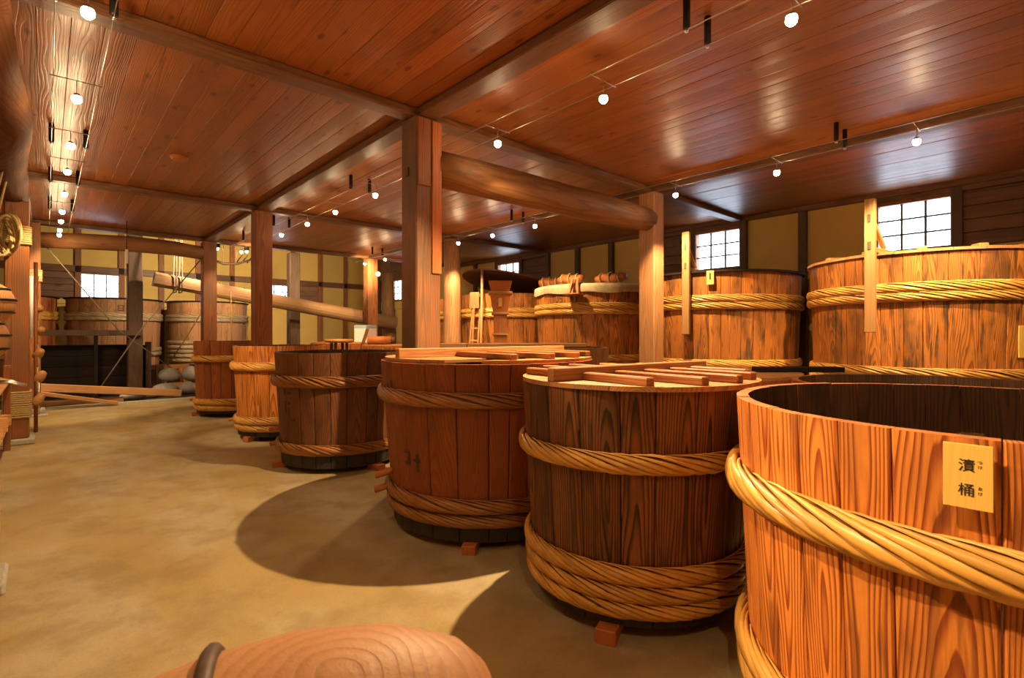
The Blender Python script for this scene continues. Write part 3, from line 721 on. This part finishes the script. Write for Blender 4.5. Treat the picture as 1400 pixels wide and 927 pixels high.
# ------------------------------------------------------------------ left side displays
def wrap(label, x, y, z0, z1, s):
    e = tag(empty('rope_wrapping', (x, y, z0)), label, 'rope'); n = int((z1-z0)/.028); h = s/2+.012
    c = [(-h, -h), (h, -h), (h, h), (-h, h)]
    for k in range(n):
        pts = []
        for q in range(4):
            a, b = c[q], c[(q+1) % 4]
            for t in (.06, .35, .65, .94): pts.append((a[0]+(b[0]-a[0])*t, a[1]+(b[1]-a[1])*t, k*.028+.014+.003*math.sin(q+k)))
        tube('rope_turn', pts, .0155, M['rope'], e, 6, True, org=(0, 0, 0))
wrap('wide band of straw rope wound low on the post beside the tool rack', -.30, 9.85, .36, .74, .25)
wrap('band of straw rope wound high on the post beside the tool rack', -.30, 9.85, 2.72, 3.0, .25)
wrap('band of straw rope wound on the post with the granite base', -.36, 4.35, .28, .62, .25)
wrap('yellow rope band wound on the slim post', -.18, GY[3]-.15, 2.5, 2.75, .2)
e = tag(empty('tool_rack', (-.56, 7.2, 0)), 'wooden rack with two slanted shelves against the rope-wrapped post', 'rack')
for yy in (-1.9, 2.15): 
    box('leg', (.18, yy, .55), (.07, .08, 1.1), M['post'], e); box('leg', (-.3, yy, .7), (.07, .08, 1.4), M['post'], e)
for z in (.42, .92):
    for k in range(4): box('shelf_board', (.15-.16*k, .12, z+.05*k), (.15, 4.2, .03), M['tan'], e, (0, .3, 0))
def fork(label, x, y, z):
    e = tag(empty('rake_head', (x, y, z)), label, 'rake'); box('head', (-.05, 0, 0), (.09, .42, .08), M['tan'], e)
    for k in range(4): tube('tine', [(-.02, -.15+.1*k, 0), (.14, -.15+.1*k, .0), (.26, -.15+.1*k, -.05)], [.012, .011, .005], M['steel'], e, 8)
fork('rake head with four metal tines on the upper shelf', -.42, 7.75, .99)
for i, (y, h_) in enumerate(((6.3, .12), (6.7, .16), (7.15, .11), (7.6, .15), (8.1, .12))):
    tag(box('wood_block', (-.45, y, .482+h_/2), (.2, .26, h_), M['tan'], None, (0, 0, .2*i)), 'cut wooden block on the lower rack shelf', 'block', 'blocks on the lower rack shelf')
def gourd(label, x, y, z, s, mats, top):
    e = tag(empty('straw_cask', (x, y, z)), label, 'cask')
    link('body', lathe_me([(.24*s*math.sin(PI*(.06+.88*q/14)), -.25*s*math.cos(PI*(.06+.88*q/14))) for q in range(15)], 24, M['tan']), e)
    for zz, r in ((-.1, .225), (.04, .242), (.16, .188)):
        tube('binding_rope', [(r*s*math.cos(t*PI/12), r*s*math.sin(t*PI/12), zz*s) for t in range(24)], .014, mats, e, 6, True, org=(0, 0, 0))
    tube('hanging_cord', [(0, 0, .22*s), (.06, .0, (top-z)*.6), (-.34-x, 0, top-z)], .012, M['rope'], e, 6)
gourd('round rope-bound cask hanging on the post above the tool rack', -.50, 8.3, 1.85, 1.0, M['metal'], 3.27)
gourd('lower dark-banded cask beneath the hanging one', -.52, 7.6, 1.45, 1.0, M['metal'], 3.23)
e = tag(empty('rope_bundle', (-.40, 9.585, 2.75)), 'tangled bundle of straw rope hanging at the head of the post', 'rope')
for k in range(6): tube('loop', [(.1*math.cos(t*PI/8)+.02*k-.05, .14*math.sin(t*PI/8+k), .24*math.sin(t*PI/8)+.02*k) for t in range(16)], .02, M['rope'], e, 6, True, org=(0, 0, 0))
e = tag(empty('hanging_tools', (-.12, 10.6, 0)), 'cluster of small rope-tied tools hanging behind the wrapped post', 'tools')
tube('pole', [(0, .2, 0), (0, .2, 2.6)], .025, M['post'], e, 8, org=(0, 0, 0))
for k in range(5): 
    z = .5+.35*k; tube('cord', [(.02+.02*(k % 2), .16+.03*k, z), (.02, .17+.03*k, z+.5)], .014, M['rope'], e, 6, org=(0, 0, 0))
    link('tool_head', lathe_me([(.03, -.1), (.06, -.07), (.065, 0), (.05, .08), (.02, .1)], 12, M['tan']), e, (.03+.02*(k % 2), .16+.03*k, z), (.4*k, .5, 0))
tag(tube('pole', [(-.155, 9.77, 1.45), (-.155, 9.77, 2.3)], .022, M['white']), 'thin white tube fixed upright on the wrapped post', 'tube')

# ------------------------------------------------------------------ things around the middle
e = tag(empty('wooden_hopper', (6.45, 7.55, 0), D(-40)), 'tall red wooden hopper box with a flared mouth and tag', 'hopper')
box('shaft', (0, 0, .95), (.25, .25, 1.9), M['red'], e)
def flare(z0, z1, a, b, mat, name):
    vs = [(s*a/2, t*a/2, z0) for s, t in ((-1, -1), (1, -1), (1, 1), (-1, 1))]+[(s*b/2, t*b/2, z1) for s, t in ((-1, -1), (1, -1), (1, 1), (-1, 1))]
    link(name, mesh(vs, [(3, 2, 1, 0), (4, 5, 6, 7)]+[(i, (i+1) % 4, 4+(i+1) % 4, 4+i) for i in range(4)], mat), e)
flare(1.9, 2.27, .27, .40, M['red'], 'funnel'); box('collar', (0, 0, 1.89), (.33, .33, .04), M['tan'], e); box('collar', (0, 0, 2.28), (.45, .45, .05), M['tan'], e)
flare(2.3, 2.5, .34, .44, M['red'], 'mouth'); box('collar', (0, 0, 1.5), (.31, .31, .04), M['tan'], e); box('tag_plate', (0, -.19, 2.1), (.07, .012, .16), M['sign'], e, (.17, 0, 0), c=.002)
e = tag(empty('ladder', (6.844, 9.04, 0), D(-78)), 'short pale wooden ladder leaning on a huge vat near the round post', 'ladder')
for s in (-1, 1): beam('rail', (s*.13, 0, 0), (s*.11, .25, 2.05), .045, .055, M['pale'], e)
for k in range(7): box('rung', (0, .035+.033*k, .28+.27*k), (.26, .03, .035), M['tan'], e)
e = tag(empty('paddle', (6.92, 9.11, 0), D(-79)), 'pale square-headed paddle leaning on the ladder', 'paddle')
beam('handle', (0, 0, 0), (0, .129, 2.15), .035, .035, M['pale'], e); box('blade', (0, .14, 2.25), (.26, .025, .36), M['postpale'], e)
e = tag(empty('stirring_pole', (6.75, 8.55, 0)), 'long thin pole propping up the tilted lid', 'pole')
tube('shaft', [(0, 0, 0), (.44, .48, 2.925)], .028, M['tan'], e)
# items on sawhorse tub (rim 1.30 at (4.55,7.6))
lid('board lid carrying the sawhorse and roller', 4.55, 7.6, 1.302, .8, 0, (), nb=7, main=False)
lid('board lid carrying the white box', 4.6, 9.9, 1.322, .8, 0, (), nb=7, main=False)
lid('board lid laid on the low brown tub', 5.0, 2.6, 1.102, .84, 0, (), nb=7, main=False)
e = tag(empty('sawhorse', (4.75, 7.45, 1.326)), 'small folding wooden sawhorse with crossed legs on a lid', 'sawhorse')
beam('leg', (-.35, -.05, .02), (.25, -.05, .2), .05, .04, M['pale'], e); beam('leg', (.35, .05, .02), (-.25, .05, .18), .05, .04, M['pale'], e); beam('leg', (-.1, 0, .02), (.03, 0, .26), .05, .04, M['pale'], e)
e = tag(empty('wood_roller', (4.2, 8.0, 1.326+.07), D(-30)), 'wooden roller with a dark end on a lid', 'roller')
tube('body', [(-.22, 0, 0), (.16, 0, 0)], .07, M['red'], e, 14, org=(0, 0, 0)); tube('end_cap', [(.16, 0, 0), (.24, 0, 0)], .062, M['iron'], e, 14, org=(0, 0, 0)); beam('handle', (-.3, 0, -.06), (-.22, 0, .2), .05, .05, M['post'], e)
e = tag(empty('stool', (3.62, 8.35, 0), D(20)), 'tall tan-topped stool beside the pale orange tub', 'stool')
link('seat', lathe_me([(.2, 1.36), (.23, 1.375), (.23, 1.41), (.2, 1.42)], 24, M['tan']), e)
for k in range(4): beam('leg', (.2*math.cos(k*PI/2+.4), .2*math.sin(k*PI/2+.4), 0), (.13*math.cos(k*PI/2+.4), .13*math.sin(k*PI/2+.4), 1.37), .04, .04, M['postdark'], e)
e = tag(empty('carton', (4.75, 9.7, 1.346), D(30)), 'white carton with pale blue top on a lid', 'box'); box('body', (0, 0, .14), (.36, .28, .28), M['white'], e); box('top_band', (0, 0, .30), (.365, .285, .07), M['blue'], e)

# cask close to the camera on its stand
e = tag(empty('small_cask', (.235, .65, 0)), 'small round wooden cask lying on a stand, dark iron hoop at one end', 'cask')
rr_ = Vector((.745, -.667, 0)); ff_ = Vector((.667, .745, 0)); rx = rr_*.92+ff_*.39; fx = ff_*.92-rr_*.39; R0 = Vector((0, 0, .945))
prof = [(-.27, .10), (-.25, .125), (-.19, .146), (-.11, .163), (0, .17), (.12, .155), (.21, .12), (.24, .09)]
mcask = wood('cask_wood', (.50, .24, .10), (.33, .13, .05), 'Z', ring=.02, contrast=.4, stain=.3)
vs = []; fs = []; n = 28
def caskpt(s, r, a): return R0+rx*s+fx*(r*math.cos(a))+Vector((0, 0, r*math.sin(a)))
for s, r in prof:
    for k in range(n): vs.append(caskpt(s, r, 2*PI*k/n))
for i in range(len(prof)-1):
    for k in range(n): fs.append((i*n+k, i*n+(k+1) % n, (i+1)*n+(k+1) % n, (i+1)*n+k))
fs.append(tuple(range(n))[::-1]); fs.append(tuple((len(prof)-1)*n+k for k in range(n)))
link('body', mesh(vs, fs, mcask, True), e)
tube('iron_hoop', [caskpt(-.105, .1655, 2*PI*k/28) for k in range(28)], .011, M['iron'], e, 8, True, org=(0, 0, 0))
box('stand_top', (0, 0, .765), (.34, .34, .04), M['post'], e, (0, 0, D(-41.8)))
for s in (-1, 1):
    for t in (-1, 1): box('stand_leg', (s*.12, t*.12, .375), (.05, .05, .75), M['post'], e)

# ------------------------------------------------------------------ ceiling detector, cables and spotlights
tag(link('smoke_detector', lathe_me([(.04, 0), (.08, .012), (.10, .035), (.10, .06)], 20, M['red']), None, (1.23, 7.58, ZC-.055)), 'round orange-brown smoke detector on the ceiling boards', 'detector')
LZ = 3.37; WZ = 3.52
bulb_me = lathe_me([(.004, -.038), (.019, -.033), (.031, -.019), (.035, 0), (.031, .018), (.019, .03), (.006, .034)], 14, M['bulb'])
cup_me = lathe_me([(.036, -.005), (.03, .02), (.018, .04), (.008, .045)], 14, M['steel'])
LINES = {'A': (.18, 'open aisle'), 'B': (3.3, 'front tubs'), 'C': (6.3, 'huge vats')}
def spot(x, y, aim, power, cone=95, line='B', blend=.6, z=LZ, glow=1.0, nth=''):
    nm = LINES[line][1]
    e = tag(empty('spotlight', (x, y, z)), 'halogen spotlight above the %s, %s from the far wall' % (nm, nth), 'lamp', 'spotlights above the '+nm)
    tube('crossbar', [(-.16, 0, WZ-z-.007), (.16, 0, WZ-z-.007)], .004, M['steel'], e, 6, org=(0, 0, 0))
    tube('stem', [(0, 0, WZ-z), (0, 0, .04)], .004, M['steel'], e, 6, org=(0, 0, 0))
    link('reflector_cup', cup_me, e); link('bulb', bulb_me, e)
    d = (Vector(aim)-Vector((x, y, z))).normalized()
    if power:
        L = bpy.data.lights.new('beam', 'SPOT'); L.energy = power; L.color = WARM; L.spot_size = D(cone); L.spot_blend = blend; L.shadow_soft_size = .025
        lo = bpy.data.objects.new('beam_light', L); COL.objects.link(lo); lo.parent = e; lo.location = d*.06+Vector((0, 0, -.01)); lo.rotation_mode = 'QUATERNION'; lo.rotation_quaternion = d.to_track_quat('-Z', 'Y')
    P = bpy.data.lights.new('glow', 'POINT'); P.energy = GLOW_W*glow; P.color = WARM; P.shadow_soft_size = .03
    po = bpy.data.objects.new('glow_light', P); COL.objects.link(po); po.parent = e; po.location = (0, 0, -.06)
S = SPOT_W
A_ = [(-.3, (.6, 1.2, 0), .3, 90), (1.1, (1.72, .05, .9), 1.8, 42), (2.5, (.3, 3.4, 0), .22, 90), (3.9, (1.85, .3, .95), 3.4, 34), (5.39, (-.2, 6.4, .3), .5, 80), (6.77, (2.2, 8.1, .8), 1.7, 34),
      (7.88, (-.3, 8.9, .6), .7, 80), (9.15, (-.25, 10.4, .6), .6, 80), (10.5, (2.3, 10.9, .8), .6, 44), (11.4, (.1, 13.2, .1), 1.2, 70), (12.4, (.6, 15.0, 1.2), .8, 80), (13.0, (.2, 13.4, .0), .5, 80)]
B_ = [(-.1, (4.6, .8, 1.0), .5, 95), (1.2, (4.4, 1.3, 1.0), .45, 95), (2.6, (1.2, 3.0, 0), 4.2, 120), (3.9, (4.6, 4.4, 1.3), .7, 95), (5.2, (3.6, 4.2, 1.3), .5, 95), (6.45, (4.5, 7.4, 1.2), .9, 90), (7.75, (4.5, 8.4, 1.2), .8, 90),
      (8.9, (4.6, 9.9, 1.2), .8, 90), (10.2, (2.9, 10.9, 1.0), .5, 90), (11.9, (3.2, 14.5, .6), .8, 80), (12.9, (6, 18.8, 2.6), 1.4, 80)]
C_ = [(-.1, (7.6, .4, 1.6), 1.0, 90), (1.15, (7.25, 1.5, 1.8), 1.9, 78), (2.45, (7.3, 2.2, 1.8), .9, 90), (3.75, (7.15, 4.0, 1.75), 2.0, 78), (6.45, (7.2, 6.6, 1.7), 1.0, 90), (7.6, (7.0, 8.0, 1.8), 1.0, 90), (8.7, (6.9, 9.5, 1.7), 1.6, 75),
      (10.8, (7.3, 11.4, 1.8), .9, 90), (11.8, (8, 15, 2.2), .9, 90), (12.9, (7.5, 17.5, 2.4), 1.3, 90)]
e = tag(empty('lamp_bar', (3.45, 14.3, 3.6)), 'bar with two white floodlights above the high end of the lever log', 'lamp')
tube('bar', [(-.45, 0, .12), (.45, 0, .12)], .014, M['metal'], e, 8, org=(0, 0, 0))
for q in (-.3, .3): tube('drop_rod', [(q, 0, .12), (q, 0, 1.13)], .009, M['metal'], e, 6, org=(0, 0, 0))
for q, aim, pw_ in ((-.33, (1.6, 19.2, 2.6), 560), (.33, (5.4, 19.4, 2.6), 430)):
    link('housing', lathe_me([(.02, .0), (.06, .03), (.06, .1), (.03, .12)], 14, M['metal']), e, (q, 0, .0)); link('bulb', bulb_me, e, (q, 0, -.005))
    L = bpy.data.lights.new('flood', 'SPOT'); L.energy = pw_; L.color = (1, .76, .46); L.spot_size = D(120); L.spot_blend = .7; L.shadow_soft_size = .04
    lo = bpy.data.objects.new('flood_light', L); COL.objects.link(lo); lo.parent = e; d = (Vector(aim)-Vector((3.45+q, 14.3, 3.6))).normalized(); lo.location = Vector((q, 0, -.02))+d*.08
    lo.rotation_mode = 'QUATERNION'; lo.rotation_quaternion = d.to_track_quat('-Z', 'Y')
e = tag(empty('branch_hanger', (3.45, 14.3, 3.3)), 'dark branching wooden hanger with prongs below the floodlights', 'hanger')
tube('branch', [(-.45, 0, .02), (-.2, 0, -.06), (.1, 0, -.04), (.45, 0, .1)], [.03, .035, .03, .02], M['iron'], e, 8, org=(0, 0, 0))
for q in (.1, .22, .34): tube('prong', [(q, 0, .0), (q+.06, 0, .1), (q+.14, .02, .2)], [.018, .015, .008], M['metal'], e, 6, org=(0, 0, 0))
tube('cord', [(-.2, 0, -.05), (-.2, 0, .42)], .01, M['ropegrey'], e, 6, org=(0, 0, 0)); tube('cord', [(.1, 0, -.03), (.1, 0, .42)], .01, M['ropegrey'], e, 6, org=(0, 0, 0))
ORD = 'first second third fourth fifth sixth seventh eighth ninth tenth eleventh twelfth'.split()
for ln, rows in (('A', A_), ('B', B_), ('C', C_)):
    for i, (y, aim, k, cone) in enumerate(rows): spot(LINES[ln][0], y, aim, S*k, cone, ln, glow=1.9 if ln == 'A' and y < 12 else 1.0, nth=ORD[len(rows)-1-i])
for ln, (x, nm) in LINES.items():
    for s in (-1, 1):
        tag(tube('cable', [(x+s*.14, Y0-.03+(GY[3]+.09-Y0)*q/60, WZ) for q in range(61)], .0035, M['steel'], None, 6), 'thin steel lamp wire stretched above the '+nm, 'wire', 'lamp wires above the '+nm)
        for hi, y in enumerate((1.8, 6.9, 10.2, 12.2)):
            if ln == 'A': y = {1.8: 4.15, 6.9: 7.3, 10.2: 9.2, 12.2: 11.2}[y]
            h = tag(empty('cable_hanger', (x+s*.14, y, WZ)), 'dark wire hanger above the %s, %s pair from the far wall' % (nm, ORD[3-hi]), 'hanger', 'cable hangers above the '+nm)
            link('tube', lathe_me([(.019, .0), (.024, .01), (.024, ZC-WZ+.012)], 12, M['metal']), h); link('ferrule', lathe_me([(.012, -.02), (.014, .0)], 10, M['steel']), h)
